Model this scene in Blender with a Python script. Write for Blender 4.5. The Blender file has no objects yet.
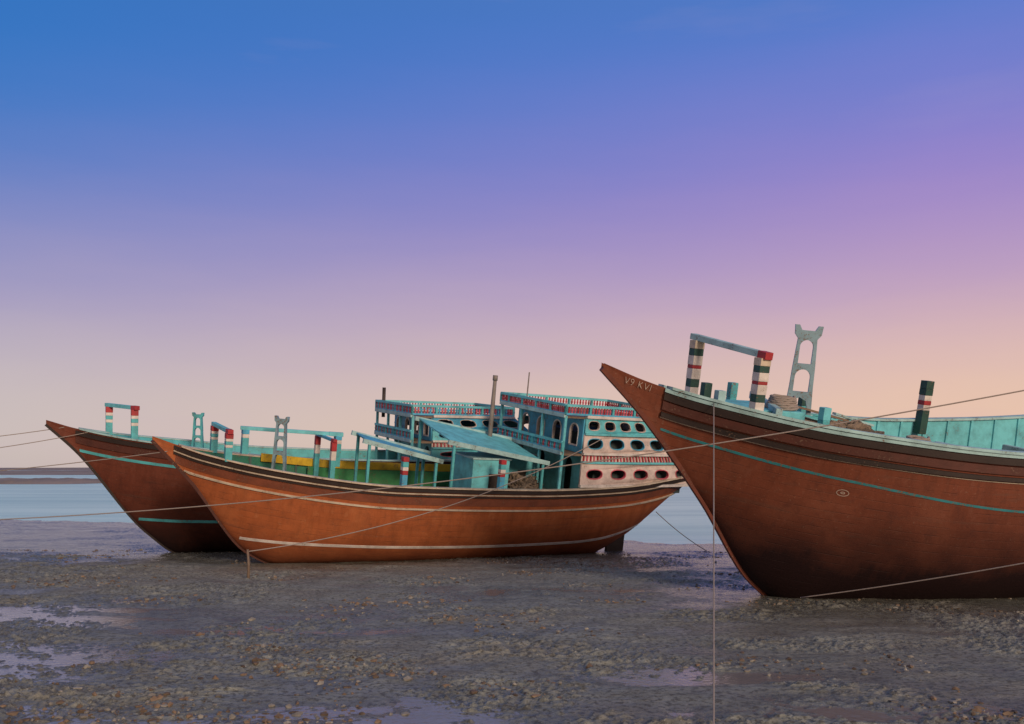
import bpy, bmesh, math, random
import numpy as np
from mathutils import Vector, Matrix, Euler
random.seed(7)
C = bpy.context.scene.collection
F = 995.0; H = 3.2
R = math.radians
def lin(c):
    o = []
    for v in c:
        v = v/255.0
        o.append(v/12.92 if v <= .04045 else ((v+.055)/1.055)**2.4)
    return (o[0], o[1], o[2], 1.0)

# ---------------------------------------------------------------- materials
def nn(nt, typ, **kw):
    n = nt.nodes.new(typ)
    for k, v in kw.items(): setattr(n, k, v)
    return n
def newmat(name):
    m = bpy.data.materials.new(name); m.use_nodes = True
    nt = m.node_tree; nt.nodes.clear()
    out = nn(nt, 'ShaderNodeOutputMaterial'); b = nn(nt, 'ShaderNodeBsdfPrincipled')
    nt.links.new(b.outputs[0], out.inputs[0])
    return m, nt, b
def noise(nt, vec, scale, detail=4, rough=.6):
    n = nn(nt, 'ShaderNodeTexNoise'); n.inputs['Scale'].default_value = scale
    n.inputs['Detail'].default_value = detail; n.inputs['Roughness'].default_value = rough
    if vec is not None: nt.links.new(vec, n.inputs['Vector'])
    return n.outputs['Fac']
def rng(nt, v, a, b, c=0, d=1):
    n = nn(nt, 'ShaderNodeMapRange'); nt.links.new(v, n.inputs[0])
    for i, x in zip((1, 2, 3, 4), (a, b, c, d)): n.inputs[i].default_value = x
    return n.outputs[0]
def mix(nt, fac, a, b, mode='MIX'):
    n = nn(nt, 'ShaderNodeMix', data_type='RGBA', blend_type=mode)
    if hasattr(fac, 'node'): nt.links.new(fac, n.inputs[0])
    else: n.inputs[0].default_value = fac
    for s, i in ((a, 6), (b, 7)):
        if hasattr(s, 'node'): nt.links.new(s, n.inputs[i])
        else: n.inputs[i].default_value = s if len(s) == 4 else (*s, 1)
    return n.outputs[2]
def mth(nt, op, a, b=None):
    n = nn(nt, 'ShaderNodeMath', operation=op)
    for i, s in ((0, a), (1, b)):
        if s is None: continue
        if hasattr(s, 'node'): nt.links.new(s, n.inputs[i])
        else: n.inputs[i].default_value = s
    return n.outputs[0]
def bump(nt, b, h, strength=.4, dist=.02):
    n = nn(nt, 'ShaderNodeBump'); n.inputs['Strength'].default_value = strength
    n.inputs['Distance'].default_value = dist
    nt.links.new(h, n.inputs['Height']); nt.links.new(n.outputs[0], b.inputs['Normal'])
def paint(name, col, under=(.16, .10, .07), wear=.35, rough=.6):
    m, nt, b = newmat(name)
    tc = nn(nt, 'ShaderNodeTexCoord').outputs['Object']
    n1 = noise(nt, tc, 2.3, 5, .65); n2 = noise(nt, tc, 17, 5, .7)
    dark = tuple(c*.55 for c in col[:3])
    c1 = mix(nt, rng(nt, n1, .38, .75), col[:3], dark)
    chips = rng(nt, mth(nt, 'ADD', n2, mth(nt, 'MULTIPLY', n1, .5)), .98-wear*.35, 1.04-wear*.3)
    c2 = mix(nt, chips, c1, under)
    nt.links.new(c2, b.inputs['Base Color']); b.inputs['Roughness'].default_value = rough
    bump(nt, b, n2, .4, .01)
    return m
M = {}
M['aqua'] = paint('aqua_paint', (.09, .46, .52))
M['paleaqua'] = paint('pale_aqua_paint', (.36, .58, .62))
M['grey'] = paint('pale_grey_paint', (.22, .36, .44), wear=.5)
M['skyblue'] = paint('sky_blue_paint', (.08, .42, .66))
M['cyan'] = paint('cyan_blue_paint', (.15, .57, .66), wear=.25)
M['white'] = paint('white_paint', (.70, .66, .64), wear=.22)
M['wall'] = paint('cream_pink_paint', (.68, .57, .54), wear=.3)
M['cream'] = paint('cream_paint', (.58, .50, .40))
M['faded'] = paint('faded_lettering', (.42, .34, .29), (.2, .09, .06), wear=.45)
M['red'] = paint('red_paint', (.40, .03, .04))
M['pink'] = paint('pink_paint', (.58, .12, .17))
M['green'] = paint('green_paint', (.03, .19, .12))
M['grass'] = paint('grass_green_paint', (.04, .24, .09))
M['dgreen'] = paint('dark_green_paint', (.015, .07, .06))
M['yellow'] = paint('yellow_paint', (.66, .44, .03))
M['dark'] = paint('tarred_wood', (.03, .02, .018), wear=.2)
M['brown'] = paint('red_brown_paint', (.09, .028, .020))
M['rust'] = paint('rust_brown_paint', (.20, .058, .028))
M['stem'] = paint('oiled_stem_wood', (.15, .040, .024))
M['deck'] = paint('weathered_deck', (.20, .14, .10), (.12, .09, .07), .5)
M['steel'] = paint('rusty_steel', (.22, .20, .19), (.2, .07, .03), .3)
M['net'] = paint('old_net', (.22, .17, .13), (.06, .05, .045), .7, .95)
M['turq'] = paint('turquoise_line', (.02, .20, .24), wear=.5)
M['inner'] = paint('interior_shade', (.05, .075, .08), (.03, .03, .03))  # dark colour painted in for the shade behind the deckhouse openings

def rope_mat():
    m, nt, b = newmat('rope_fibre'); tc = nn(nt, 'ShaderNodeTexCoord').outputs['Object']
    n = noise(nt, tc, 30); nt.links.new(mix(nt, n, (.38, .33, .30), (.18, .15, .14)), b.inputs['Base Color'])
    b.inputs['Roughness'].default_value = .9; return m
M['rope'] = rope_mat()

def hull_mat(name, col, bottom, zb, dirt=.5, soft=.3):
    m, nt, b = newmat(name)
    tcn = nn(nt, 'ShaderNodeTexCoord'); uv = tcn.outputs['UV']; ob = tcn.outputs['Object']
    s = nn(nt, 'ShaderNodeSeparateXYZ'); nt.links.new(uv, s.inputs[0])
    so = nn(nt, 'ShaderNodeSeparateXYZ'); nt.links.new(ob, so.inputs[0])
    d5 = mth(nt, 'MULTIPLY', s.outputs[1], 4.6)
    fr = mth(nt, 'FRACT', d5); fl = mth(nt, 'FLOOR', d5)
    seam = rng(nt, mth(nt, 'ABSOLUTE', mth(nt, 'SUBTRACT', fr, .5)), .45, .5)
    fine = noise(nt, ob, 14, 5, .7); big = noise(nt, ob, .7, 4, .6); mid = noise(nt, ob, 2.6, 7, .72)
    seam = mth(nt, 'MULTIPLY', seam, rng(nt, noise(nt, ob, 1.9, 4, .7), .42, .64))
    cx = nn(nt, 'ShaderNodeCombineXYZ'); nt.links.new(mth(nt, 'FLOOR', mth(nt, 'ADD', mth(nt, 'MULTIPLY', s.outputs[0], .21), mth(nt, 'MULTIPLY', fl, .37))), cx.inputs[0]); nt.links.new(fl, cx.inputs[1])
    wn = nn(nt, 'ShaderNodeTexWhiteNoise', noise_dimensions='2D'); nt.links.new(cx.outputs[0], wn.inputs['Vector'])
    mp = nn(nt, 'ShaderNodeMapping'); mp.inputs['Scale'].default_value = (2.2, .5, 1); nt.links.new(uv, mp.inputs[0])
    streak = noise(nt, mp.outputs[0], 1.5, 7, .7)
    mp2 = nn(nt, 'ShaderNodeMapping'); mp2.inputs['Scale'].default_value = (.35, 3.5, 1); nt.links.new(uv, mp2.inputs[0])
    grain = noise(nt, mp2.outputs[0], 3.2, 6, .7); scuff = noise(nt, mp2.outputs[0], .9, 7, .75)
    c = mix(nt, rng(nt, wn.outputs[0], 0, 1, 0, soft), col, tuple(x*.6 for x in col))
    c = mix(nt, rng(nt, streak, .44, .75, 0, .55*dirt+.15), c, tuple(x*.4 for x in col))
    c = mix(nt, rng(nt, big, .5, .75, 0, .35), c, (col[0]*1.15, col[1]*1.5, col[2]*1.7))
    c = mix(nt, rng(nt, mid, .52, .68, 0, .5), c, (col[0]*.5, col[1]*.6, col[2]*.8))
    c = mix(nt, rng(nt, mid, .44, .34, 0, .4), c, (col[0]*1.15, col[1]*1.55, col[2]*1.9))
    c = mix(nt, rng(nt, scuff, .55, .7, 0, .6*dirt), c, (.10, .06, .045))
    c = mix(nt, rng(nt, fine, .62, .72, 0, .5), c, (.27, .19, .14))
    c = mix(nt, mth(nt, 'MULTIPLY', seam, .45), c, (.02, .012, .01))
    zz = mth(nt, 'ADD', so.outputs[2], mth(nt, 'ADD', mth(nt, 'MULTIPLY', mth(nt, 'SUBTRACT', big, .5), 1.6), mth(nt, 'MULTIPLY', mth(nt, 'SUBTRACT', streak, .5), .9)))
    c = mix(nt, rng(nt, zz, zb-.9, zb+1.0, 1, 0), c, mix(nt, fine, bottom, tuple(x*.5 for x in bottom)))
    nt.links.new(c, b.inputs['Base Color']); b.inputs['Roughness'].default_value = .65
    b.inputs['Specular IOR Level'].default_value = .2
    hgt = mth(nt, 'SUBTRACT', mth(nt, 'ADD', mth(nt, 'MULTIPLY', grain, .4), mth(nt, 'MULTIPLY', fine, .6)), seam)
    bump(nt, b, hgt, .5, .02)
    return m
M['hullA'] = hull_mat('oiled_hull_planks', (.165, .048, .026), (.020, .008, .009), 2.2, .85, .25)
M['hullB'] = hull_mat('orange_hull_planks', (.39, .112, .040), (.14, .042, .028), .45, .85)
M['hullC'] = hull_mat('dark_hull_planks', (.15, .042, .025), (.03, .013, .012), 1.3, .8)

# ---------------------------------------------------------------- mesh helper
class MB:
    def __init__(s): s.v = []; s.f = []; s.m = []; s.mat = 0
    def add(s, vs, fs):
        o = len(s.v); s.v += [tuple(x) for x in vs]
        for f in fs: s.f.append(tuple(i+o for i in f)); s.m.append(s.mat)
    def box(s, c, d, rot=None):
        vs = [Vector((x*d[0]/2, y*d[1]/2, z*d[2]/2)) for x in (-1, 1) for y in (-1, 1) for z in (-1, 1)]
        if rot is not None: vs = [rot @ v for v in vs]
        vs = [v+Vector(c) for v in vs]
        s.add(vs, [(0, 1, 3, 2), (4, 6, 7, 5), (0, 4, 5, 1), (2, 3, 7, 6), (0, 2, 6, 4), (1, 5, 7, 3)])
    def bar(s, a, b, w, h=None, up=(0, 0, 1)):
        a = Vector(a); b = Vector(b); h = h or w; d = (b-a); L = d.length; d.normalize()
        up = Vector(up)
        if abs(d.dot(up)) > .95: up = Vector((1, 0, 0))
        x = d.cross(up).normalized(); y = x.cross(d)
        s.box((a+b)/2, (L, w, h), Matrix((d, x, y)).transposed())
    def rings(s, rr, cap=True):
        n = len(rr[0]); vs = [p for r in rr for p in r]; fs = []
        for i in range(len(rr)-1):
            for j in range(n):
                k = (j+1) % n; fs.append((i*n+j, i*n+k, (i+1)*n+k, (i+1)*n+j))
        if cap: fs.append(tuple(range(n))[::-1]); fs.append(tuple((len(rr)-1)*n+j for j in range(n)))
        s.add(vs, fs)
    def tube(s, pts, r, seg=8):
        pts = [Vector(p) for p in pts]; rr = []
        for i, p in enumerate(pts):
            d = (pts[min(i+1, len(pts)-1)]-pts[max(i-1, 0)]).normalized()
            up = Vector((0, 0, 1)) if abs(d.z) < .95 else Vector((1, 0, 0))
            x = d.cross(up).normalized(); y = x.cross(d)
            ri = r[i] if isinstance(r, (list, tuple)) else r
            rr.append([p+x*math.cos(a)*ri+y*math.sin(a)*ri for a in [2*math.pi*k/seg for k in range(seg)]])
        s.rings(rr)
    def build(s, name, mats, parent=None, smooth=False, bevel=0):
        me = bpy.data.meshes.new(name); me.from_pydata(s.v, [], s.f); me.update()
        if not isinstance(mats, (list, tuple)): mats = [mats]
        for m in mats: me.materials.append(m)
        me.polygons.foreach_set('material_index', s.m)
        bm = bmesh.new(); bm.from_mesh(me); bmesh.ops.recalc_face_normals(bm, faces=bm.faces); bm.to_mesh(me); bm.free()
        if smooth: me.polygons.foreach_set('use_smooth', [True]*len(me.polygons))
        o = bpy.data.objects.new(name, me); C.objects.link(o)
        if parent is not None: o.parent = parent
        if bevel:
            md = o.modifiers.new('b', 'BEVEL'); md.width = bevel; md.segments = 2; md.limit_method = 'ANGLE'
        return o
def tag(o, label=None, cat=None, group=None, kind=None):
    if label: o['label'] = label
    if cat: o['category'] = cat
    if group: o['group'] = group
    if kind: o['kind'] = kind
    return o
def empty(name, parent):
    o = bpy.data.objects.new(name, None); C.objects.link(o); o.parent = parent; return o
def link_mesh(name, me, mats, parent):
    me.materials.clear()
    for m in (mats if isinstance(mats, (list, tuple)) else [mats]): me.materials.append(m)
    o = bpy.data.objects.new(name, me); C.objects.link(o); o.parent = parent
    return o
def curve_mesh(cu):
    t = bpy.data.objects.new('tmp', cu); C.objects.link(t)
    dg = bpy.context.evaluated_depsgraph_get(); dg.update()
    me = bpy.data.meshes.new_from_object(t.evaluated_get(dg))
    bpy.data.objects.remove(t); return me
def oval(cx, cy, w, h, n=20, p=2.6):
    o = []
    for k in range(n):
        a = 2*math.pi*k/n; c, s_ = math.cos(a), math.sin(a)
        o.append((cx+w/2*math.copysign(abs(c)**(2/p), c), cy+h/2*math.copysign(abs(s_)**(2/p), s_)))
    return o
def arch(cx, y0, w, h, n=10):
    r = w/2
    return [(cx-r, y0), (cx+r, y0)]+[(cx+r*math.cos(math.pi*k/n), y0+h-r+r*math.sin(math.pi*k/n)) for k in range(n+1)]
def rect_outline(W, Hh, n=10):
    return [(W*k/n, 0) for k in range(n)]+[(W, Hh*k/4) for k in range(4)]+[(W-W*k/n, Hh) for k in range(n)]+[(0, Hh)]
def holed(name, outer, holes, th, fmap, mats, parent):
    cu = bpy.data.curves.new(name, 'CURVE'); cu.dimensions = '2D'; cu.fill_mode = 'BOTH'; cu.extrude = th/2
    for pl in [outer]+holes:
        sp = cu.splines.new('POLY'); sp.points.add(len(pl)-1)
        for i, p in enumerate(pl): sp.points[i].co = (p[0], p[1], 0, 1)
        sp.use_cyclic_u = True
    me = curve_mesh(cu); me.name = name
    for v in me.vertices: v.co = fmap(v.co.x, v.co.y, v.co.z)
    me.update()
    return link_mesh(name, me, mats, parent)
def rim(name, loops, w, th, fmap, mat, parent):
    for lp in loops:
        mb = MB()
        n = len(lp); cx = sum(p[0] for p in lp)/n; cy = sum(p[1] for p in lp)/n
        rr = []
        for (x, y) in lp:
            dx, dy = x-cx, y-cy; L = math.hypot(dx, dy); dx /= L; dy /= L
            rr.append([fmap(x-dx*.004, y-dy*.004, -th), fmap(x+dx*w, y+dy*w, -th), fmap(x+dx*w, y+dy*w, th), fmap(x-dx*.004, y-dy*.004, th)])
        rr.append(rr[0]); mb.rings(rr, cap=False)
        mb.build(name, mat, parent)

def pchip(pts):
    x = np.array([p[0] for p in pts], float); y = np.array([p[1] for p in pts], float)
    h = np.diff(x); dl = np.diff(y)/h; d = np.zeros(len(x)); d[0] = dl[0]; d[-1] = dl[-1]
    for i in range(1, len(x)-1):
        if dl[i-1]*dl[i] > 0:
            w1 = 2*h[i]+h[i-1]; w2 = h[i]+2*h[i-1]; d[i] = (w1+w2)/(w1/dl[i-1]+w2/dl[i])
    def f(t):
        t = min(max(t, x[0]), x[-1]); i = min(int(np.searchsorted(x, t, side='right')-1), len(h)-1); i = max(i, 0)
        s = (t-x[i])/h[i]
        return float((1+2*s)*(1-s)**2*y[i]+s*(1-s)**2*h[i]*d[i]+s*s*(3-2*s)*y[i+1]+s*s*(s-1)*h[i]*d[i+1])
    return f

# ---------------------------------------------------------------- boat
class Boat:
    def __init__(b, loc, rot, keel, sheer, beam, full, t0, t1, label, pr=(3.0, .52)):
        b.root = bpy.data.objects.new('wooden_boat', None); C.objects.link(b.root)
        b.root.location = loc; b.root.rotation_euler = rot; b.pr = pr
        b.mat = Matrix.Translation(loc) @ Euler(rot).to_matrix().to_4x4()
        tag(b.root, label, 'boat')
        b.keel = pchip(keel); b.sheer = pchip(sheer); b.beam = pchip(beam); b.full = pchip(full); b.t0 = t0; b.t1 = t1
    def world(b, x, y, z): return b.mat @ Vector((x, y, z))
    def surf(b, t, w, s):
        zk, zs, B, m = b.keel(t), b.sheer(t), b.beam(t), b.full(t)
        w = min(max(w, 0), 1)
        v = .12*w**.25+.88*w**1.0 if w > 0 else 0
        r = (1-(1-w)**b.pr[0])**b.pr[1]
        y = max(.06, B*(v*(1-m)+r*m)) if w > 0 else .06
        return Vector((t, s*y, zk+(zs-zk)*w))
    def h(b, t): return max(b.sheer(t)-b.keel(t), .02)
    def nrm(b, t, w, s):
        e = .02; w0 = max(w-e, 0.01); w1 = min(w+e, 1)
        a = b.surf(t+e*2, w, s)-b.surf(t-e*2, w, s); c = b.surf(t, w1, s)-b.surf(t, w0, s)
        n = a.cross(c).normalized()
        return n if n.y*s > 0 else -n
    def ts(b, n=90, a=None, z=None):
        a = b.t0 if a is None else a; z = b.t1 if z is None else z
        return [a+(z-a)*(k/n)**1.25 for k in range(n+1)]
    def hull(b, mat):
        ts = b.ts(110); NW = 30; vs = []; fs = []; uv = {}
        for t in ts:
            for s in (-1, 1):
                for j in range(NW+1):
                    w = (j/NW)**1.25
                    p = b.surf(t, w, s); vs.append(p); uv[len(vs)-1] = (t+(0 if s < 0 else 3.3), (1-w)*b.h(t))
        n = NW+1
        for i in range(len(ts)-1):
            for s in (0, 1):
                for j in range(NW):
                    a = i*2*n+s*n+j; c = (i+1)*2*n+s*n+j
                    fs.append((a, a+1, c+1, c) if s == 0 else (a, c, c+1, a+1))
            a = i*2*n; c = (i+1)*2*n
            fs.append((a, c, c+n, a+n))
        l = (len(ts)-1)*2*n
        for j in range(NW): fs.append((l+j, l+j+1, l+n+j+1, l+n+j))
        me = bpy.data.meshes.new('hull'); me.from_pydata([tuple(v) for v in vs], [], fs); me.update()
        ul = me.uv_layers.new(name='UVMap')
        for lp in me.loops: ul.data[lp.index].uv = uv[lp.vertex_index]
        bm = bmesh.new(); bm.from_mesh(me); bmesh.ops.recalc_face_normals(bm, faces=bm.faces); bm.to_mesh(me); bm.free()
        me.polygons.foreach_set('use_smooth', [True for p in me.polygons])
        return link_mesh('hull', me, mat, b.root)
    def strip(b, name, mat, d0, d1, off, ta=None, tb=None, sides=(-1, 1), n=90):
        for s in sides:
            rr = []
            for t in b.ts(n, ta, tb):
                hh = b.h(t); a = 1-d0(t)/hh; c = 1-d1(t)/hh
                if c < .03 or b.keel(t) > b.sheer(t)-.1: continue
                P, Q = b.surf(t, a, s), b.surf(t, c, s); N, N2 = b.nrm(t, a, s), b.nrm(t, c, s)
                rr.append([P-N*.01, P+N*off, Q+N2*off, Q-N2*.01])
            if len(rr) > 2:
                mb = MB(); mb.rings(rr); mb.build(name, mat, b.root)
    def cap(b, mat, w=.2, th=.07, ta=None, name='rail_cap'):
        for s in (-1, 1):
            rr = []
            for t in b.ts(80, ta):
                y = b.beam(t); z = b.sheer(t)
                i = max(y-w*.65, .0); o = y+w*.35
                rr.append([(t, s*i, z+.004), (t, s*o, z+.004), (t, s*o, z+th), (t, s*i, z+th)])
            mb = MB(); mb.rings(rr); mb.build(name, mat, b.root)
    def lining(b, mat, ta, depth, tb=None, ribs=None):
        for s in (-1, 1):
            rr = []
            for t in b.ts(70, ta, tb):
                z = b.sheer(t); D = depth(t); w = 1-D/b.h(t)
                y1 = b.surf(t, 1, s).y; y2 = b.surf(t, w, s).y
                rr.append([(t, y1-s*.03, z-.002), (t, y1-s*.11, z-.002), (t, y2-s*.13, z-D), (t, y2-s*.05, z-D)])
            mb = MB(); mb.rings(rr); mb.build('bulwark_lining', mat, b.root)
            if ribs:
                t = ta+.3
                while t < (tb or b.t1)-.2:
                    mb = MB()
                    z = b.sheer(t); D = depth(t); w = 1-D/b.h(t)
                    mb.bar((t, b.surf(t, 1, s).y-s*.13, z-.01), (t, b.surf(t, w, s).y-s*.15, z-D), .06, .08); t += .9
                    mb.build('bulwark_frame', ribs, b.root)
    def deck(b, mat, ta, depth):
        mb = MB(); rr = []
        for t in b.ts(60, ta):
            z = b.sheer(t)-depth(t); y = abs(b.surf(t, 1-depth(t)/b.h(t), 1).y)-.09
            rr.append([(t, -y, z), (t, 0, z+.06), (t, y, z), (t, 0, z-.06)])
        mb.rings(rr); mb.build('deck', mat, b.root)
    def keelbar(b, mat):
        rr = []; ts = b.ts(90)
        pts = [Vector((t, 0, b.keel(t))) for t in ts]
        for i, p in enumerate(pts):
            d = (pts[min(i+1, len(pts)-1)]-pts[max(i-1, 0)]).normalized(); n = Vector((d.z, 0, -d.x))
            q = p+n*.07; k = p-n*.03
            rr.append([(k.x, -.08, k.z), (q.x, -.06, q.z), (q.x, .06, q.z), (k.x, .08, k.z)])
        mb = MB(); mb.rings(rr); mb.build('keel', mat, b.root)

def banded(name, base, top, w, bands, parent, flare=1.15):
    keys = []; mb = MB(); a = Vector(base); c = Vector(top); z = 0
    for i, (fr, k) in enumerate(bands):
        if k not in keys: keys.append(k)
        mb.mat = keys.index(k)
        p = a.lerp(c, z); q = a.lerp(c, z+fr); z += fr
        ww = w*(1+(flare-1)*z)
        mb.bar(p, q, ww*(1.0 if i % 2 else 1.07), ww)
    return mb.build(name, [M[k] for k in keys], parent, bevel=.012)
def gallows(b, t, ya, yb, zb, zt, w, bandsL, barmat, endmat, dt=0, ef=.86, dz=0):
    g = empty('windlass_frame', b.root)
    banded('post', (t, ya, zb), (t, ya, zt+dz), w, bandsL, g)
    banded('post', (t+dt, yb, zb), (t+dt, yb, zt), w, bandsL, g)
    d = (Vector((t+dt, yb, zt))-Vector((t, ya, zt+dz))).normalized()
    A = Vector((t, ya, zt+dz+w*.3))-d*w*.9; B_ = Vector((t+dt, yb, zt+w*.3))+d*w*.9
    mb = MB(); mb.bar(A, A.lerp(B_, ef), w*.8, w*.62)
    mb.mat = 1; mb.bar(A.lerp(B_, ef), B_, w*.9, w*.72)
    mb.build('crossbar', [barmat, endmat], g, bevel=.012)
    return g
def stand(b, t, y, zb, zt, w, mat, name='carved_stand', ang=90):
    """two slim legs, arched cross pieces between them, small forked top"""
    Hh = zt-zb; ca, sa = math.cos(R(ang)), math.sin(R(ang))
    outer = [(-.52, 0), (-.36, 0), (-.31, .26), (-.24, .33), (0, .36), (.24, .33), (.31, .26), (.36, 0), (.52, 0), (.47, .25), (.42, .45), (.40, .62), (.36, .80), (.34, .88), (.47, .92), (.50, 1), (.34, 1), (.24, .955), (-.24, .955), (-.34, 1), (-.50, 1), (-.47, .92), (-.34, .88), (-.36, .80), (-.40, .62), (-.42, .45), (-.47, .25)]
    outer = [(x*w, z*Hh) for x, z in outer]
    holes = [arch(0, .41*Hh, .56*w, .20*Hh), arch(0, .66*Hh, .48*w, .21*Hh)]
    return holed(name, outer, holes, .14, lambda x, z, q: Vector((t+x*ca-q*sa, y-x*sa-q*ca, zb+z)), mat, b.root)

def railing(fpath, L, z0, hgt, parent, name='railing', step=.13, cols=('pink', 'white', 'red')):
    keys = ['white', 'red', 'pink', 'skyblue', 'aqua']; g = empty(name, parent)
    mb = MB(); n = max(2, int(L/step))
    for lvl, th in ((0, .07), (hgt-.04, .09)):
        mb2 = MB()
        for k in range(8):
            mb2.bar(fpath(L*k/8, z0+lvl+.02), fpath(L*(k+1)/8, z0+lvl+.02), .11, th)
        mb2.build('rail', M['skyblue'] if lvl == 0 else M['cyan'], g)
    for k in range(n+1):
        u = L*k/n
        mb.mat = keys.index(cols[k % len(cols)]); z = z0+.045
        hh = hgt-.09
        rr = []
        for f, r in ((0, .042), (.2, .03), (.45, .048), (.7, .03), (1, .042)):
            p = fpath(u, z+hh*f); rr.append([p+Vector((math.cos(a)*r, math.sin(a)*r, 0)) for a in [k2*math.pi/3 for k2 in range(6)]])
        mb.rings(rr)
        mb.mat = 4
        if k % 8 == 0: mb.bar(fpath(u, z0), fpath(u, z0+hgt-.01), .09, .09)
    mb.build('baluster_row', [M[k] for k in keys], g)
    return g

def deckhouse(b, t0, tb, tt, z0, L, bf, br, cols, nh=3, front_ext=.5, rc=('pink', 'red', 'pink')):
    z1, z2, z3, z4, z5 = L
    root = empty('deckhouse', b.root)
    wallm, bluem, topm = cols
    tend = lambda z: tb+(tt-tb)*((max(z, z0)-z0)/(z4-z0))**1.5
    def yh(t): return bf+(br-bf)*((max(t, t0)-t0)/(tb-t0))**1.6
    def side(s, W):
        def f(x, z, q):
            t = t0+(x/W)*(tend(z)-t0); return Vector((t, s*(yh(t)+q), z))
        return f
    W = tb-t0
    def shift(fm, zz): return lambda x, z, q: fm(x, z+zz, q)
    for s in (-1, 1):
        f = side(s, W)
        hl = [oval(W*(k+.5)/(nh+.2)+.05, (z1-z0)*.5, W/(nh+.2)*.62, (z1-z0)*.38) for k in range(nh)]
        holed('side_wall', rect_outline(W, z1-z0), hl, .08, shift(f, z0), wallm, root)
        rim('window_trim', hl, .03, .055, shift(f, z0), M['pink'], root)
        mb = MB(); n = int(W/.17)
        for k in range(n):
            mb.mat = k % 2; xa = W*(k+.28)/n; xb = W*(k+.72)/n
            A = f((xa+xb)/2, z1+.04, 0); B_ = f((xa+xb)/2, z2-.04, 0)
            mb.bar(A, B_, .05, (xb-xa)*(tend(z1)-t0)/W, up=(0, 1, 0))
        mb.build('slat_band', [M['red'], M['pink']], root)
        mb = MB(); rr = []
        for k in range(9):
            x = W*k/8; rr.append([f(x, z1, -.06), f(x, z2, -.06), f(x, z2, -.02), f(x, z1, -.02)])
        mb.rings(rr); mb.build('backing_board', M['wall'], root)
        for za, th in ((z0, .1), (z1, .07), (z2, .08), (z3, .07), (z4, .1)):
            mb = MB()
            for k in range(10): mb.bar(f(W*k/10, za, .03), f(W*(k+1)/10, za, .03), .16, th)
            mb.build('trim_rail', M['cyan'] if za in (z1, z3) else M['white'], root)
        hu = [oval(W*(k+.5)/nh, (z3-z2)*.52, W/nh*.66, (z3-z2)*.50) for k in range(nh)]
        holed('side_wall', rect_outline(W, z3-z2), hu, .08, shift(f, z2), wallm, root)
        rim('window_trim', hu, .03, .055, shift(f, z2), bluem, root)
        nw = nh+1
        hw = [oval(W*(k+.5)/nw, (z4-z3)*.5, W/nw*.66, (z4-z3)*.52, p=3) for k in range(nw)]
        holed('side_wall', rect_outline(W, z4-z3), hw, .08, shift(f, z3), topm, root)
        rim('window_trim', hw, .025, .055, shift(f, z3), M['wall'], root)
        Lr = tend(z4)-t0+front_ext
        railing(lambda u, z: Vector((t0-front_ext+u, s*yh(t0-front_ext+u), z)), Lr, z4+.05, z5-z4-.05, root, cols=rc)
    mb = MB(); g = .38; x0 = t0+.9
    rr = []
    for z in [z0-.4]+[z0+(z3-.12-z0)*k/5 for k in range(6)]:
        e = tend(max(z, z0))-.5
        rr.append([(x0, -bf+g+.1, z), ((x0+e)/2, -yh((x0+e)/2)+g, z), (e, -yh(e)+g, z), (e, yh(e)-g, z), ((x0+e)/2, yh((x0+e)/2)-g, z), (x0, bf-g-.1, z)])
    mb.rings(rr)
    mb.build('shade_core', M['inner'], root)  # core box added so the openings look dark; shade is in its colour
    Wl = 2*bf-.2
    fl_ = lambda x, z, q: Vector((t0+.3+q, -(Wl/2)+x, z+z0-.7))
    hd = [arch(Wl*.25, .35, .55, (z2-z0)+.05), arch(Wl*.68, .35, .55, (z2-z0)+.05)]
    holed('front_wall', rect_outline(Wl, z2-z0+.6), hd, .08, fl_, M['cyan'], root)
    for z, e in ((z2-.02, tend(z2)-.06), (z4-.01, tend(z4)-.06)):
        rr = []
        for k in range(9):
            t = t0-front_ext+(e-t0+front_ext)*k/8; y = yh(t)-.05
            rr.append([(t, -y, z), (t, y, z), (t, y, z-.08), (t, -y, z-.08)])
        mb = MB(); mb.rings(rr); mb.build('upper_deck', M['deck'], root)
    Wf = 2*bf-.1
    ff = lambda x, z, q: Vector((t0+q, -(Wf/2)+x, z+z2))
    hf = [arch(Wf*(k+.5)/4, (z4-z2)*.2, Wf/4*.45, (z4-z2)*.55) for k in range(4)]
    holed('front_wall', rect_outline(Wf, z4-z2-.1), hf, .08, ff, bluem, root)
    rim('window_trim', hf, .05, .055, ff, M['white'], root)
    for z in (z4, z2):
        mb = MB(); mb.bar((t0-front_ext, -bf, z), (t0-front_ext, bf, z), .12, .14)
        mb.build('trim_rail', M['paleaqua'], root)
    railing(lambda u, z: Vector((t0-front_ext, -bf+u, z)), 2*bf, z4+.05, z5-z4-.05, root, cols=rc)
    railing(lambda u, z: Vector((tend(z4)-.05, -yh(tend(z4))+u, z)), 2*yh(tend(z4)), z4+.05, z5-z4-.05, root, cols=rc)
    railing(lambda u, z: Vector((t0-front_ext, -bf+u, z)), 2*bf, z2+.05, .36, root, cols=('skyblue', 'pink', 'aqua'))
    for y in (-bf+.05, -bf/3, bf/3, bf-.05):
        mb = MB(); mb.bar((t0-front_ext+.05, y, z0-.6), (t0-front_ext+.05, y, z4), .1)
        mb.build('column', M['cyan'], root, bevel=.01)
    Ws = 2*br
    fs_ = lambda x, z, q: Vector((tend(z+z0)+q, (-br+x)*(yh(tend(z+z0))/br), z+z0))
    hs = [oval(Ws*(k+.5)/4, (z3+z2)/2-z0, Ws/4*.6, (z3-z2)*.62) for k in range(4)]+[oval(Ws*(k+.5)/3, (z1-z0)*.5, Ws/3*.5, (z1-z0)*.45) for k in range(3)]
    holed('stern_wall', rect_outline(Ws, z4-z0), hs, .08, fs_, wallm, root)
    return root

k = lambda v: (lambda t: v)
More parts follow.
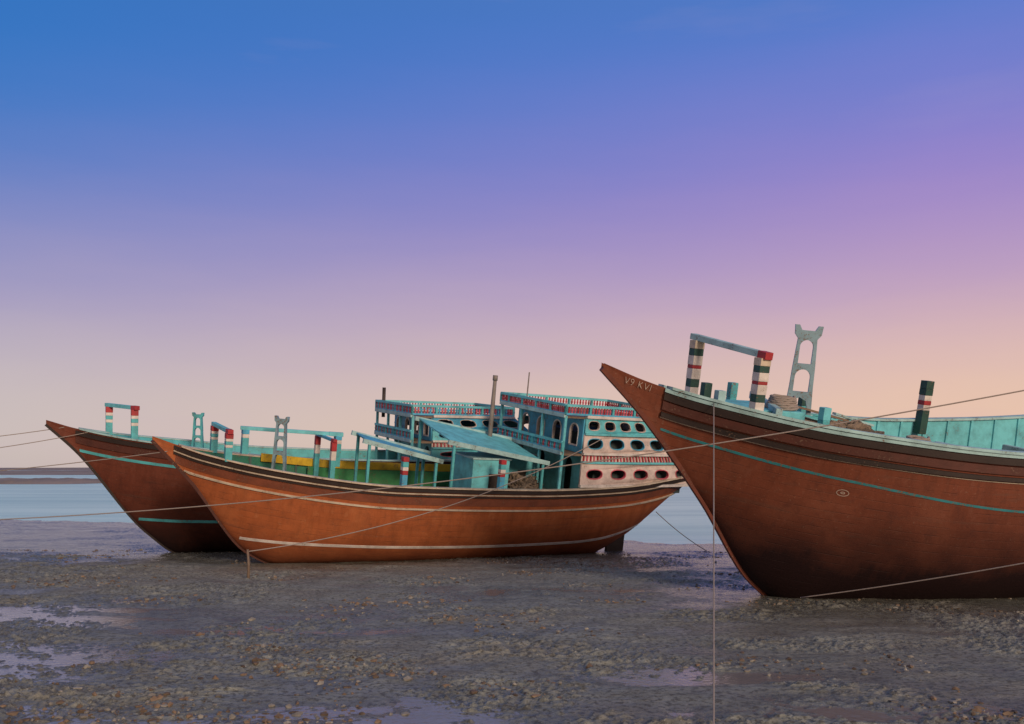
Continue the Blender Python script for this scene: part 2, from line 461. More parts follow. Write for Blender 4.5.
# ================================================================ RIGHT BOAT
pit = lambda L: [(t, z+.16+(max(t, 0)*.026)) for t, z in L]
A = Boat(Vector((6.68, 25.8, -.24)), (R(11), R(1.5), R(21)),
    keel=[(-5.5, 5.70), (-4.39, 4.74), (-2.41, 2.64), (-.6, .5), (0.3, 0), (14, 0), (15.5, 1.3), (17.5, 3.4)],
    sheer=pit([(-5.5, 5.66), (-4.4, 5.32), (-3, 5.0), (0, 4.60), (5, 4.22), (8, 4.27), (12, 4.52), (17.5, 5.1)]),
    beam=[(-5.5, .07), (-4.1, .13), (-3.3, .62), (-2, 1.5), (0, 2.3), (3, 2.85), (7, 3.05), (11, 2.9), (15, 2.4), (17.5, 1.9)],
    full=[(-5.5, 0), (-3.5, .1), (-1, .3), (2, .85), (6, 1), (13, .8), (17.5, .6)], t0=-5.5, t1=17.5, pr=(4.0, .46),
    label='large dark red-brown dhow on the right with a faded number on its raised bow')
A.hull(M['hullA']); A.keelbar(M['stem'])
bd = lambda t: .62 if t > -1 else .62*max(.35, min(1, (t+4.6)/3.6))
dd = lambda t: bd(t)+.35*min(1, max(0, (t-.3)/1.5))
A.lining(M['cyan'], -3.3, dd, ribs=M['cyan']); A.deck(M['deck'], -3.25, dd)
A.cap(M['paleaqua'], .28, .07, ta=-3.8)
A.strip('gunwale_band', M['paleaqua'], k(.0), k(.08), .06, ta=-3.9)
A.strip('wale', M['dark'], k(.10), k(.26), .09, ta=-3.9)
A.strip('wale', M['brown'], k(.30), k(.50), .06, ta=-3.9)
A.strip('wale', M['dark'], k(.56), k(.66), .09, ta=-3.9)
A.strip('painted_line', M['cream'], k(.69), k(.71), .02, ta=-3.9)
dA = pchip([(-4.4, .95), (0, 1.13), (5, 1.40), (17, 1.5)])
A.strip('painted_line', M['turq'], lambda t: dA(t)-.028, lambda t: dA(t)+.03, .012)
bands = [(.2, 'white'), (.14, 'dgreen'), (.18, 'white'), (.06, 'red'), (.16, 'white'), (.12, 'dgreen'), (.14, 'cream')]
gallows(A, -2.3, 1.3, -1.3, 5.0, 6.27, .24, bands, M['paleaqua'], M['red'], ef=.9, dz=.2, dt=.2)
stand(A, .1, .1, 4.3, 7.1, .68, M['grey'], ang=30)
banded('mooring_post', (6.6, 2.75, 4.2), (6.6, 2.75, 5.8), .24, [(.45, 'dgreen'), (.1, 'white'), (.08, 'red'), (.1, 'white'), (.12, 'dgreen'), (.15, 'dgreen')], A.root)
for x_, y_, z_, kk in ((-2.5, .3, 5.5, 'dgreen'), (-2.6, -.5, 5.4, 'paleaqua'), (-.9, 1.6, 5.45, 'aqua'), (1.6, 1.9, 5.2, 'dgreen'), (-.4, -1.6, 5.25, 'cyan')):
    banded('bitt', (x_, y_, 4.5), (x_, y_, z_), .18, [(.6, 'aqua'), (.4, kk)], A.root)
mb = MB(); mb.box((-1.2, 0, 4.75), (1.3, 2.2, .6)); mb.build('hatch', M['cyan'], A.root, bevel=.02)
mb = MB(); mb.bar((-1.6, -1.5, 5.05), (-.2, 1.7, 5.15), .16, .2); mb.build('deck_beam', M['paleaqua'], A.root, bevel=.02)
g = empty('cargo_hatch', A.root)
mb = MB(); mb.box((4.4, 0, 3.8), (3.4, 2.8, .5)); mb.build('hatch_cover', M['deck'], g, bevel=.02)
for t in (2.6, 6.2, 8.8):
    mb = MB(); mb.bar((t, -1.6, 3.9), (t, 1.6, 3.9), .2, .5); mb.build('hatch_beam', M['paleaqua'], g, bevel=.02)
rs0 = random.Random(4)
for i in range(12):
    y = -1.5+i*.22; z = 4.80+rs0.uniform(-.1, .12); t0_ = -.9+rs0.uniform(-.5, 1.4)
    mb = MB(); mb.bar((t0_, y, z+rs0.uniform(0, .25)), (t0_+rs0.uniform(1.1, 2.0), y+rs0.uniform(-.4, .6), z-rs0.uniform(0, .25)), .12, .05)
    mb.build('loose_plank', M[['deck', 'paleaqua', 'cream', 'deck', 'aqua', 'net'][i % 6]], A.root)
g = empty('number', A.root)
cu = bpy.data.curves.new('number', 'FONT'); cu.body = 'V9 KVI'; cu.size = .235; cu.extrude = .004; cu.offset = -.006; cu.space_character = 1.12
me = curve_mesh(cu)
rotm = Matrix.Rotation(R(13), 3, 'Y')
for v in me.vertices:
    p = rotm @ Vector((v.co.x, -v.co.z, v.co.y)); t = -4.98+p.x; z = 5.40+p.z
    w = (z-A.keel(t))/A.h(t); w = min(max(w, .05), 1)
    s_ = A.surf(t, w, -1); v.co = Vector((t, min(s_.y, -.1)-.02+p.y, z))
link_mesh('lettering', me, M['faded'], g)
mb = MB()
def on_hull(bt, t, d, dx, dz, off):
    w = 1-(d+dz)/bt.h(t+dx); return bt.surf(t+dx, w, -1)+bt.nrm(t+dx, w, -1)*off
for (ra, rb, wd) in ((.13, .07, .012), (.04, .014, .014)):
    rr = []
    for q in range(25):
        a = 2*math.pi*q/24; c_, s_ = math.cos(a), math.sin(a)
        rr.append([on_hull(A, .12, 1.45, c_*ra, s_*rb, .004), on_hull(A, .12, 1.45, c_*(ra+wd), s_*(rb+wd), .004), on_hull(A, .12, 1.45, c_*(ra+wd), s_*(rb+wd), .010), on_hull(A, .12, 1.45, c_*ra, s_*rb, .010)])
    mb.rings(rr, cap=False)
mb.build('emblem', M['faded'], A.root)

# ================================================================ MIDDLE BOAT
B = Boat(Vector((-8.47, 33.7, -.03)), (R(9), R(1.2), R(30)),
    keel=[(-3.74, 4.08), (-2.5, 2.8), (-.5, .4), (.5, 0), (12.4, 0), (14, .6), (16.9, 2.8)],
    sheer=[(-3.74, 4.2), (-2.3, 3.75), (0, 3.4), (4, 3.08), (9, 3.04), (13, 3.18), (16.9, 3.6)],
    beam=[(-3.74, .07), (-3.1, .12), (-2.4, .55), (-1, 1.35), (1, 2.1), (4, 2.5), (8, 2.6), (12, 2.5), (16.9, 1.8)],
    full=[(-3.74, 0), (-2, .2), (2, .7), (7, .95), (12, .85), (16.9, .5)], t0=-3.74, t1=16.9, pr=(3.4, .5),
    label='orange-brown dhow in the middle with a cream-walled arcaded deckhouse and white waterline')
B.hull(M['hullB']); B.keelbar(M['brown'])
bdB = lambda t: .7*max(.4, min(1, (t+3)/2.5))
B.lining(M['green'], -2.3, bdB, ribs=M['dgreen']); B.deck(M['deck'], -2.25, bdB)
B.cap(M['cream'], .2, .05, ta=-2.9)
B.strip('wale', M['dark'], k(.02), k(.13), .07, ta=-3.1)
B.strip('painted_line', M['cream'], k(.17), k(.21), .04, ta=-3.1)
B.strip('wale', M['dark'], k(.24), k(.30), .04, ta=-3.1)
B.strip('wale', M['rust'], k(.33), k(.58), .02, ta=-3.1)
B.strip('painted_line', M['cream'], k(.70), k(.755), .05)
zl = pchip([(-2, 1.0), (4, .92), (11, 1.0), (16, 1.75)])
B.strip('painted_line', M['white'], lambda t: B.sheer(t)-zl(t)-.045, lambda t: B.sheer(t)-zl(t)+.05, .012, tb=16)
rr = []
for t in B.ts(50, .2, 10):
    y = B.beam(t)-.2; z = B.sheer(t)+.0; rr.append([(t, y, z+.16), (t, y-.06, z+.16), (t, y-.06, z-.12), (t, y, z-.12)])
mb = MB(); mb.rings(rr); mb.build('bulwark_stripe', M['yellow'], B.root)
rr = []
for t in B.ts(50, 2.0, 9.6):
    y = B.beam(t)-.35; z = B.sheer(t); rr.append([(t, y, z-.12), (t, y-.05, z-.12), (t, y-.05, z-.75), (t, y, z-.75)])
mb = MB(); mb.rings(rr); mb.build('side_board', M['grass'], B.root)
bb = [(.5, 'aqua'), (.1, 'white'), (.12, 'aqua'), (.1, 'white'), (.18, 'red')]
bt_ = [(.75, 'aqua'), (.12, 'white'), (.13, 'skyblue')]
gallows(B, -1.6, 1.0, -.95, 3.6, 4.5, .2, bb, M['cyan'], M['red'])
stand(B, .45, 0.3, 3.0, 5.0, .50, M['grey'], ang=40)
gallows(B, -.3, 2.0, 1.2, 3.2, 4.3, .2, bt_, M['cyan'], M['cyan'], dt=3.1)
gallows(B, 2.3, 1.9, .2, 2.6, 4.2, .16, [(.6, 'aqua'), (.2, 'white'), (.2, 'red')], M['skyblue'], M['red'])
for (t, y) in ((3.9, -2.35), (7.6, -2.4)):
    banded('mooring_post', (t, y, 2.9), (t, y, 4.1), .18, [(.5, 'skyblue'), (.12, 'red'), (.1, 'white'), (.15, 'aqua'), (.13, 'red')], B.root)
for (ta, tb_, za, zb_, ya, yb, mk, rs_) in ((3.2, 6.0, 4.4, 3.75, -.6, .5, 'skyblue', .14), (5.9, 9.8, 4.6, 3.95, -1.7, 1.2, 'cyan', .5)):
    g = empty('awning', B.root)
    mb = MB(); mb.add([(ta, ya, za), (tb_, ya, zb_), (tb_, yb, zb_+rs_), (ta, yb, za+rs_), (ta, ya, za-.05), (tb_, ya, zb_-.05), (tb_, yb, zb_-.05+rs_), (ta, yb, za-.05+rs_)], [(0, 1, 2, 3), (7, 6, 5, 4), (0, 4, 5, 1), (1, 5, 6, 2), (2, 6, 7, 3), (3, 7, 4, 0)])
    mb.build('awning_sheet', M[mk], g)
    for y, dz in ((ya-.02, 0), (yb+.02, rs_)):
        mb = MB(); mb.bar((ta-.15, y, za-.02+dz), (tb_+.15, y, zb_-.02+dz), .1, .16); mb.build('awning_beam', M['paleaqua'], g)
    for t, z in ((ta+.1, za), (tb_-.1, zb_)):
        for y, dz in ((ya, 0), (yb, rs_)):
            mb = MB(); mb.bar((t, y, 2.3), (t, y, z-.08+dz), .09); mb.build('awning_post', M['aqua'], g)
for (cx_, cy_, lx, ly, zt_, mk) in ((7.7, -.7, 1.5, 1.5, 3.95, 'cyan'), (9.5, .7, 1.4, 2.2, 4.0, 'cyan')):
    g = empty('cabin', B.root); zb_ = 2.2
    mb = MB(); mb.box((cx_, cy_, (zt_+zb_)/2), (lx, ly, zt_-zb_)); mb.build('wall', M[mk], g, bevel=.03)
    mb = MB(); mb.box((cx_, cy_, zt_+.04), (lx+.1, ly+.1, .06)); mb.build('roof', M['paleaqua'], g)
    mb = MB(); mb.box((cx_+.1, cy_-ly/2-.02, 3.1), (.35, .04, .7)); mb.build('doorway_shade', M['dark'], g)  # dark slab on the wall, painted as the shade inside an open door
deckhouse(B, 10.9, 17.0, 15.0, 3.22, (4.1, 4.42, 5.15, 5.78, 6.18), 2.42, 1.72, (M['wall'], M['skyblue'], M['cyan']), nh=5, front_ext=.9)
mb = MB(); mb.tube([(8.8, .9, 2.4), (8.8, .9, 5.5), (8.8, .9, 6.85)], [.1, .09, .07]); mb.tube([(8.8, .9, 6.7), (8.8, .9, 6.9)], [.1, .1]); mb.build('mast', M['steel'], B.root, smooth=True)
mb = MB(); mb.tube([(10.7, 1.6, 5.6), (10.7, 1.6, 7.1)], .025, 6); mb.build('flagpole', M['steel'], B.root)
mb = MB()
mb.box((14.6, 0, .65), (.85, .14, 1.7)); mb.tube([(14.3, 0, .4), (15.2, 0, 1.9)], .08)
mb.build('rudder', M['dark'], B.root, bevel=.02)
for t, y, s3 in ((6.2, -1.7, .6), (5.0, -1.9, .7)):
    mb = MB(); mb.box((t, y, 2.45+s3*.3), (s3*.8, s3*.9, s3*.6)); mb.bar((t-s3*.4, y-s3*.46, 2.45+s3*.62), (t+s3*.4, y-s3*.46, 2.45+s3*.62), .06); mb.build('deck_locker', M['aqua'], B.root, bevel=.02)

# ================================================================ LEFT BOAT
Cb = Boat(Vector((-13.1, 38.8, -.12)), (R(6), 0, R(26)),
    keel=[(-4.6, 4.95), (-3.6, 4.0), (-1, .8), (.2, 0), (11.5, 0), (13, .7), (15.5, 3.2)],
    sheer=[(-4.6, 5.1), (-3.5, 4.78), (-2, 4.52), (.3, 4.27), (4, 3.95), (9, 3.85), (15.5, 4.1)],
    beam=[(-4.6, .07), (-3.7, .12), (-3, .55), (-1.5, 1.35), (.5, 2.0), (4, 2.4), (8, 2.4), (12, 2.3), (15.5, 1.8)],
    full=[(-4.6, 0), (-2.5, .15), (2, .7), (7, .95), (12, .8), (15.5, .5)], t0=-4.6, t1=15.5,
    label='dark dhow farthest left with turquoise hull lines, behind the orange-brown one')
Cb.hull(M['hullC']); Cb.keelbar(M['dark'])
bdC = lambda t: .6*max(.4, min(1, (t+4)/2.5))
Cb.lining(M['aqua'], -3.0, bdC); Cb.deck(M['deck'], -2.9, bdC); Cb.cap(M['paleaqua'], .2, .06, ta=-3.5)
Cb.strip('wale', M['dark'], k(.05), k(.2), .07, ta=-3.6)
Cb.strip('wale', M['brown'], k(.26), k(.5), .05, ta=-3.6)
Cb.strip('painted_line', M['aqua'], k(.72), k(.82), .02)
Cb.strip('painted_line', M['aqua'], lambda t: Cb.sheer(t)-1.48, lambda t: Cb.sheer(t)-1.38, .02, tb=14)
gallows(Cb, -2.4, .9, -.9, 4.4, 5.6, .22, bb, M['cyan'], M['red'], dt=.75)
stand(Cb, .75, 0, 4.0, 5.5, .45, M['aqua'], ang=30)
deckhouse(Cb, 9.6, 15.3, 13.4, 3.9, (4.4, 4.68, 5.15, 5.7, 6.12), 2.3, 1.75, (M['cyan'], M['skyblue'], M['skyblue']), rc=('skyblue', 'pink', 'pink'), front_ext=.9)
mb = MB(); mb.tube([(8.9, 1.9, 5.4), (8.9, 1.9, 6.7)], .08); mb.build('exhaust_pipe', M['dark'], Cb.root, smooth=True)

# ================================================================ nets on decks
def heap(name, P, rx, ry, rz, rot, mat, label, cat, seed):
    bm = bmesh.new(); bmesh.ops.create_icosphere(bm, subdivisions=5, radius=1)
    from mathutils import noise as mn
    for v in bm.verts:
        d = v.co.copy(); n = mn.fractal(d*2.2+Vector((seed, 0, 0)), 1, 2, 5)*.4+mn.noise(d*9+Vector((seed, 3, 0)))*.16+mn.noise(d*22+Vector((seed, 3, 5)))*.08
        v.co = Vector((d.x*rx, d.y*ry, d.z*rz))*(1+n)
    me = bpy.data.meshes.new(name); bm.to_mesh(me); bm.free(); me.materials.append(mat)
    o = bpy.data.objects.new(name, me); C.objects.link(o); o.location = P; o.rotation_euler = rot
    tag(o, label, cat); return o
heap('fishing_net', A.world(.5, -1.45, 4.5), .95, .45, .38, (R(11), 0, R(22)), M['net'], 'heap of old brown net beside the carved stand on the right-hand dhow', 'fishing net', 3)
heap('fishing_net', B.world(9.3, -.9, 2.8), .8, .9, .5, (R(9), 0, R(30)), M['net'], 'dark heap of net under the front of the cream-walled deckhouse', 'fishing net', 9)
def coil(P, rad, turns, mat, label, seed):
    rnd = random.Random(seed); pts = []
    n = turns*22
    for i in range(n):
        a = 2*math.pi*i/22; r = rad*(1+rnd.uniform(-.07, .07))*(1-.25*(i/n)); z = .05*i/22+rnd.uniform(-.012, .012)
        pts.append(Vector((math.cos(a)*r, math.sin(a)*r*.9, z)))
    mb = MB(); mb.tube(pts, .035, 6); o = mb.build('rope_coil', mat, smooth=True); o.location = P; o.rotation_euler = (R(14), 0, R(20)); tag(o, label, 'rope'); return o
coil(A.world(-.9, -.6, 5.07), .38, 6, M['rope'], 'coil of rope on the foredeck hatch under the bow frame of the right-hand dhow', 1)
coil(A.world(2.1, -2.0, 4.46), .34, 5, M['rope'], 'coil of rope by the near rail, right of the net heap on the right-hand dhow', 2)

# ================================================================ ground
def vnoise(x, y, seed):
    xi = np.floor(x).astype(np.int64); yi = np.floor(y).astype(np.int64); fx = x-xi; fy = y-yi
    def hsh(a, b):
        n = (a*374761393+b*668265263+seed*974634777) & 0xffffffff
        n = ((n ^ (n >> 13))*1274126177) & 0xffffffff
        return ((n ^ (n >> 16)) & 0xffff)/65535.0
    ux = fx*fx*fx*(fx*(fx*6-15)+10); uy = fy*fy*fy*(fy*(fy*6-15)+10)
    a = hsh(xi, yi); b_ = hsh(xi+1, yi); c = hsh(xi, yi+1); d = hsh(xi+1, yi+1)
    return (a*(1-ux)+b_*ux)*(1-uy)+(c*(1-ux)+d*ux)*uy-.5
def fbm(x, y, seed, o=4, g=.5):
    s = 0; a = 1
    for i in range(o):
        s = s+a*vnoise(x*2**i+i*17.3, y*2**i-i*9.1, seed+i); a *= g
    return s
SX = [-60, -31, -12, 0, 9, 15, 60]; SY = [78, 68, 58, 52, 46.5, 45, 44]
BAS = [(-2.2, 13.2, 2.0, .9, .056), (-8.0, 16.5, 3.4, 1.8, .058), (-11, 22.5, 4.5, 2.4, .058), (2.6, 15.6, 2.0, .8, .048), (-3.5, 19.5, 3.0, .9, .040), (5.5, 13.0, 2.6, .7, .048), (-5.5, 12.0, 1.8, .8, .056), (1.5, 12.0, 1.4, .5, .048)]
def base(x, y):
    ys = np.interp(x, SX, SY)+fbm(x/9, y/6, 5)*4+fbm(x/1.8, y/2.5, 15)*1.2
    u = (y-30)/(ys-30)
    z = np.where(u > 0, -.44*np.minimum(u, 1)**1.4, 0)
    z = z-np.clip((y-ys)*.08, 0, 2.5)-.22*np.exp(-((x-13)/6.5)**2-((y-27)/4.5)**2)
    for bx, by, sx, sy, d in BAS: z = z-d*np.exp(-((x-bx)/sx)**2-((y-by)/sy)**2)
    return z
def height(x, y):
    z = base(x, y)
    wx = x+fbm(x/3, y/3, 31)*1.2; wy = y+fbm(x/2.5, y/2.5, 41)*.8
    fade = 1-.6*np.clip((y-36)/8, 0, 1)
    z = z+(.045*fbm(wx/5, wy/3.2, 1)+.040*fbm(wx/1.3, wy/.7, 2, 4, .55))*fade
    cl = np.clip(fbm(x/2.4, y/2.0, 8)*2.4+.42, .10, 1)
    r = np.abs(fbm(wx/.28, wy/.22, 3, 4, .66))*2
    z = z+.044*cl*(r-.38)*fade
    l = np.clip(vnoise(wx/.085, wy/.075, 12)*3.4-.5, -.1, 1)
    z = z+.024*l*cl*fade
    return z
rows = [-30, -15, -5, 0, 3, 5, 6.5]+list(np.geomspace(8, 85, 1050))+list(np.geomspace(88, 6000, 40))
rows = np.array(rows); ncol = 1200
tt_ = np.linspace(-.64, .64, ncol)
YY = np.repeat(rows[:, None], ncol, 1); XX = tt_[None, :]*(np.maximum(YY, -8)+10)
ZZ = height(XX, YY)
nv = XX.size; co = np.empty((nv, 3), np.float32); co[:, 0] = XX.ravel(); co[:, 1] = YY.ravel(); co[:, 2] = ZZ.ravel()
nr = len(rows); idx = np.arange(nv).reshape(nr, ncol)
q = np.stack([idx[:-1, :-1], idx[:-1, 1:], idx[1:, 1:], idx[1:, :-1]], -1).reshape(-1, 4)
me = bpy.data.meshes.new('ground'); me.vertices.add(nv); me.vertices.foreach_set('co', co.ravel())
me.loops.add(q.size); me.loops.foreach_set('vertex_index', q.ravel().astype(np.int32))
me.polygons.add(len(q)); me.polygons.foreach_set('loop_start', np.arange(0, q.size, 4, dtype=np.int32)); me.polygons.foreach_set('loop_total', np.full(len(q), 4, np.int32))
me.polygons.foreach_set('use_smooth', np.ones(len(q), bool)); me.update(calc_edges=True)
m, nt, b_ = newmat('wet_mud')
geo = nn(nt, 'ShaderNodeNewGeometry'); pos = geo.outputs['Position']
sp = nn(nt, 'ShaderNodeSeparateXYZ'); nt.links.new(pos, sp.inputs[0])
n1 = noise(nt, pos, .22, 5, .6); n2 = noise(nt, pos, 1.3, 6, .7); n3 = noise(nt, pos, 9, 6, .75); n4 = noise(nt, pos, 34, 4, .7)
c = mix(nt, rng(nt, n2, .35, .65), (.33, .345, .30), (.17, .175, .15))
c = mix(nt, rng(nt, n1, .50, .63, 0, .45), c, (.22, .185, .14))
c = mix(nt, rng(nt, n3, .5, .58, 0, .85), c, (.075, .070, .058))
c = mix(nt, rng(nt, n4, .59, .67, 0, .7), c, (.56, .54, .49))
wet = rng(nt, mth(nt, 'ADD', sp.outputs[2], mth(nt, 'MULTIPLY', mth(nt, 'SUBTRACT', n2, .5), .06)), -.05, .015, 1, 0)
wet = mth(nt, 'MAXIMUM', wet, rng(nt, n1, .50, .38, 0, .75))
c = mix(nt, wet, c, mix(nt, .42, c, (.06, .058, .052)))
nt.links.new(c, b_.inputs['Base Color'])
nt.links.new(rng(nt, mth(nt, 'SUBTRACT', wet, mth(nt, 'MULTIPLY', mth(nt, 'SUBTRACT', n3, .5), 1.4)), .1, 1.0, .85, .14), b_.inputs['Roughness'])
b_.inputs['Specular IOR Level'].default_value = .5
bump(nt, b_, mth(nt, 'ADD', n3, mth(nt, 'MULTIPLY', n4, .6)), .9, .03)
me.materials.append(m)
o = bpy.data.objects.new('ground', me); C.objects.link(o); tag(o, 'grey-brown tidal mudflat', 'ground', kind='structure')

def water_mat(name, col, col2, rough, bs, bd_, sx=1, spec=.5):
    m, nt, b = newmat(name); pos = nn(nt, 'ShaderNodeNewGeometry').outputs['Position']
    mp = nn(nt, 'ShaderNodeMapping'); mp.inputs['Scale'].default_value = (sx, 1, 1); nt.links.new(pos, mp.inputs[0])
    mp2 = nn(nt, 'ShaderNodeMapping'); mp2.inputs['Scale'].default_value = (.02, .12, 1); nt.links.new(pos, mp2.inputs[0])
    nt.links.new(mix(nt, rng(nt, noise(nt, mp2.outputs[0], 1, 6, .7), .38, .62), col, col2), b.inputs['Base Color'])
    b.inputs['Roughness'].default_value = rough; b.inputs['IOR'].default_value = 1.33
    b.inputs['Specular IOR Level'].default_value = spec
    bump(nt, b, noise(nt, mp.outputs[0], bs, 4, .6), 1, bd_); return m
mb = MB(); mb.add([(-4000, 30, -.5), (4000, 30, -.5), (4000, 6000, -.5), (-4000, 6000, -.5)], [(0, 1, 2, 3)])
tag(mb.build('sea', water_mat('sea_water', (.58, .94, .87), (.30, .68, .67), .28, 1.1, .06, .4, .30)), 'calm pale silvery turquoise water beyond the mudflat', 'water', kind='structure')
mb = MB(); L_ = -.042
mb.add([(-30, -5, L_), (30, -5, L_), (30, 20.5, L_), (3.5, 20.5, L_), (-30, 20.5, L_), (3.5, 30.5, L_), (-30, 30.5, L_)], [(0, 1, 2, 3, 4), (4, 3, 5, 6)])
tag(mb.build('puddles', water_mat('puddle_water', (.24, .23, .22), (.20, .20, .19), .08, 8, .01, 1, .8)), 'shallow tidal puddles in the mud', 'water', kind='structure')

def land(x0, x1, y0, y1, hm, seed, nx=260, ny=40):
    xs = np.linspace(x0, x1, nx); ys = np.linspace(y0, y1, ny); X, Y = np.meshgrid(xs, ys)
    e = np.minimum(np.minimum((X-x0), (x1-X))/((x1-x0)*.1), 1)*np.minimum((Y-y0)/((y1-y0)*.12), (y1-Y)/((y1-y0)*.12)); e = np.clip(e, 0, 1)
    Z = -.9+hm*e*(1+fbm(X/((x1-x0)*.03), Y/((y1-y0)*.2), seed)*.7)+.5*e
    v = np.stack([X.ravel(), Y.ravel(), Z.ravel()], 1).tolist(); f = []
    for j in range(ny-1):
        for i in range(nx-1): a = j*nx+i; f.append((a, a+1, a+nx+1, a+nx))
    mb = MB(); mb.add(v, f); return mb
m, nt, b_ = newmat('distant_land'); pos = nn(nt, 'ShaderNodeNewGeometry').outputs['Position']
nt.links.new(mix(nt, rng(nt, noise(nt, pos, .02, 6, .7), .35, .65), (.16, .14, .13), (.36, .29, .26)), b_.inputs['Base Color']); b_.inputs['Roughness'].default_value = .95
for args, lb in (((-3600, 3600, 1500, 4600, 4.0, 4), 'low far shore along the horizon'), ((-1200, -150, 480, 1300, .5, 6), 'low muddy land beyond the water at the left'), ((-170, -98, 225, 270, .75, 16), 'thin dark mud spit in the water at far left'), ((26, 400, 215, 900, .6, 9), 'low mud bank in the water between the dhows')):
    tag(land(*args).build('far_shore', m, smooth=True), lb, 'land', kind='structure')

# clods
rs = np.random.RandomState(5); mb = MB()
ico = bmesh.new(); bmesh.ops.create_icosphere(ico, subdivisions=1, radius=1); iv = np.array([v.co[:] for v in ico.verts]); ifc = [tuple(v.index for v in f.verts) for f in ico.faces]; ico.free()
N0 = 60000
Yc = rs.uniform(10.5, 40, N0); Xc = rs.uniform(-.56, .56, N0)*Yc
pr = fbm(Xc/2.2, Yc/1.6, 77)+np.where((Xc < -2) & (Yc < 17), .15, 0)+rs.uniform(-.2, .2, N0)
kp = np.where(pr > .27)[0][:4000]; Zc = height(Xc, Yc)
for i in kp:
    s = min(rs.gamma(2.0, .009)+.008, .05)
    V = iv*(1+rs.uniform(-.4, .4, (len(iv), 1)))*np.array([s*rs.uniform(.8, 1.9), s*rs.uniform(.8, 1.4), s*rs.uniform(.5, 1.0)])
    a = rs.uniform(0, 6.28); V = V @ np.array([[math.cos(a), math.sin(a), 0], [-math.sin(a), math.cos(a), 0], [0, 0, 1]])+np.array([Xc[i], Yc[i], Zc[i]+s*.15])
    mb.mat = int(rs.choice([0, 0, 0, 1, 1])); mb.add(V.tolist(), ifc)
cms = []
for nm, c1, c2 in (('brown_clods', (.07, .05, .036), (.24, .165, .11)), ('grey_clods', (.12, .11, .10), (.32, .30, .26))):
    m, nt, b_ = newmat(nm); pos = nn(nt, 'ShaderNodeNewGeometry').outputs['Position']
    nt.links.new(mix(nt, rng(nt, noise(nt, pos, 1.8, 4), .35, .65), c1, c2), b_.inputs['Base Color']); b_.inputs['Roughness'].default_value = .75; cms.append(m)
tag(mb.build('mud_clods', cms, smooth=False), 'brown and grey clods scattered over the mud', 'clods', kind='stuff')

# ================================================================ ropes
def rope(a, b, sag, r, label, n=40):
    a = Vector(a); b = Vector(b); pts = []
    for i in range(n+1):
        u = i/n; p = a.lerp(b, u); p.z -= sag*4*u*(1-u); pts.append(p)
    mb = MB(); mb.tube(pts, r, 7)
    o = mb.build('mooring_rope', M['rope'], smooth=True); tag(o, label, 'rope'); return o
gz = lambda x, y: float(height(np.array([x]), np.array([y]))[0])
def pole(x, y, top, r, label):
    mb = MB(); mb.tube([(x, y, gz(x, y)-.3), (x+.02, y, top*.5), (x-.01, y, top)], [r, r*.9, r*.75])
    tag(mb.build('mooring_stake', M['deck'], smooth=True), label, 'stake'); return Vector((x, y, top-.06))
pR = pole(11.9, 19.0, 5.15, .06, 'tall wooden mooring pole standing on the mud right of the big dhow')
pL = pole(-19.5, 26.5, 1.75, .07, 'wooden mooring stake on the mud left of all the boats')
pS = pole((248-512)/F*28.6, 28.6, .86, .045, 'short wooden stake in the mud below the middle bow')
pT = pole(-26.0, 35.0, 3.9, .08, 'tall mooring stake on the mud far to the left of the dhows')
pQ = pole(13.6, 17.6, 2.5, .05, 'wooden mooring stake on the mud right of the nearest dhow')
rope(pR, pL, .75, .014, 'longest rope, crossing in front of both the right-hand bow and the middle hull')
s0 = A.surf(-3.0, .98, -1); s0 = A.world(s0.x, s0.y-.1, s0.z)
rope(s0, Vector((2.27, 11.2, gz(2.27, 11.2))), .04, .012, 'taut rope dropping from the right-hand bow to the foreground mud')
rope(Vector((6.9, 23.8, .1)), pQ, .12, .014, 'low rope running right from beneath the keel of the right-hand dhow')
rope(B.world(11.6, -2.55, 5.0), pS, .6, .016, 'rope slanting from the cream-walled deckhouse down to the short stake')
rope(B.world(-3.3, -.12, 3.75), pT+Vector((0, 0, -1.3)), .15, .014, 'rope leading left from the bow of the middle dhow')
rope(Cb.world(-4.0, -.1, 4.85), pT, .2, .014, 'upper of the two ropes from the left-hand bow')
rope(Cb.world(-3.2, -.4, 4.7), pT+Vector((0, 0, -.6)), .25, .014, 'lower of the two ropes from the left-hand bow')
rope(B.world(15.2, -1.7, 2.1), Vector((7.9, 40.3, gz(7.9, 40.3))), .1, .016, 'short rope from the stern of the middle dhow to the mud')

# ================================================================ world / light / camera
w = bpy.data.worlds.new('World'); bpy.context.scene.world = w; w.use_nodes = True
nt = w.node_tree; nt.nodes.clear()
out = nn(nt, 'ShaderNodeOutputWorld'); tc = nn(nt, 'ShaderNodeTexCoord').outputs['Generated']
s = nn(nt, 'ShaderNodeSeparateXYZ'); nt.links.new(tc, s.inputs[0])
def ramp(stops, fac):
    r = nn(nt, 'ShaderNodeValToRGB'); r.color_ramp.interpolation = 'EASE'
    el = r.color_ramp.elements
    while len(el) > 1: el.remove(el[-1])
    el[0].position = stops[0][0]; el[0].color = lin(stops[0][1])
    for p, c_ in stops[1:]: e = el.new(p); e.color = lin(c_)
    r.color_ramp.interpolation = 'B_SPLINE'
    nt.links.new(fac, r.inputs[0]); return r.outputs[0]
mp = nn(nt, 'ShaderNodeMapping'); mp.inputs['Scale'].default_value = (1.2, 1.2, 7); mp.inputs['Rotation'].default_value = (0, R(7), 0); nt.links.new(tc, mp.inputs[0])
cl = noise(nt, mp.outputs[0], 2.2, 5, .55)
zz = mth(nt, 'ADD', s.outputs[2], mth(nt, 'MULTIPLY', mth(nt, 'SUBTRACT', cl, .5), .045))
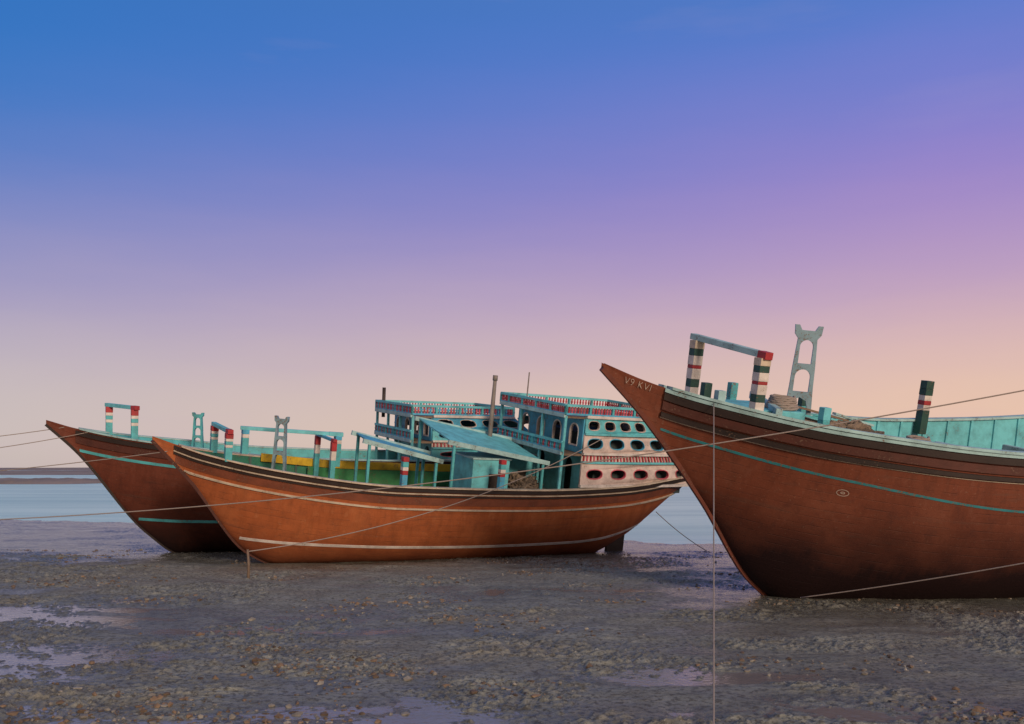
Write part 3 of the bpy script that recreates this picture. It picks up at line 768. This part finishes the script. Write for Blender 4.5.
el_ = [(0, (194, 180, 176)), (.03, (202, 188, 184)), (.09, (194, 180, 185)), (.165, (160, 150, 190)), (.25, (100, 126, 194)), (.33, (54, 118, 194)), (.42, (34, 110, 188)), (.6, (80, 112, 165)), (1, (125, 125, 150))]
er_ = [(0, (226, 186, 162)), (.03, (232, 195, 168)), (.09, (224, 188, 174)), (.165, (194, 162, 188)), (.25, (158, 132, 198)), (.33, (122, 126, 204)), (.42, (70, 120, 202)), (.6, (95, 120, 175)), (1, (125, 125, 150))]
cL = ramp(el_, zz); cR = ramp(er_, zz)
col = mix(nt, rng(nt, s.outputs[0], -.46, .38), cL, cR)
streak = rng(nt, cl, .56, .85, 0, .2)
col = mix(nt, streak, col, lin((195, 165, 192)))
back = mix(nt, rng(nt, s.outputs[2], 0, .6), lin((228, 186, 156)), lin((138, 136, 145)))
col = mix(nt, rng(nt, s.outputs[1], .1, -.4), col, back)
bg = nn(nt, 'ShaderNodeBackground'); nt.links.new(col, bg.inputs[0]); bg.inputs[1].default_value = 1.0
sky = nn(nt, 'ShaderNodeTexSky', sky_type='NISHITA'); sky.sun_disc = False; sky.sun_elevation = R(15); sky.sun_rotation = R(154)
bg2 = nn(nt, 'ShaderNodeBackground'); nt.links.new(sky.outputs[0], bg2.inputs[0]); bg2.inputs[1].default_value = .003
ad = nn(nt, 'ShaderNodeAddShader'); nt.links.new(bg.outputs[0], ad.inputs[0]); nt.links.new(bg2.outputs[0], ad.inputs[1]); nt.links.new(ad.outputs[0], out.inputs[0])
sd = bpy.data.lights.new('sun', 'SUN'); sd.energy = 2.4; sd.angle = R(14); sd.color = (1, .76, .55)
so = bpy.data.objects.new('sun', sd); C.objects.link(so)
so.rotation_euler = Vector((.42, -.85, .27)).to_track_quat('Z', 'Y').to_euler()
cd = bpy.data.cameras.new('camera'); co_ = bpy.data.objects.new('camera', cd); C.objects.link(co_)
co_.location = (0, 0, H); co_.rotation_euler = (R(90), 0, 0); cd.sensor_width = 36; cd.lens = F/1024*36; cd.shift_y = 106/1024
cd.clip_end = 20000; cd.clip_start = .1
sc = bpy.context.scene; sc.camera = co_
sc.view_settings.view_transform = 'Standard'; sc.view_settings.look = 'None'; sc.view_settings.exposure = 0
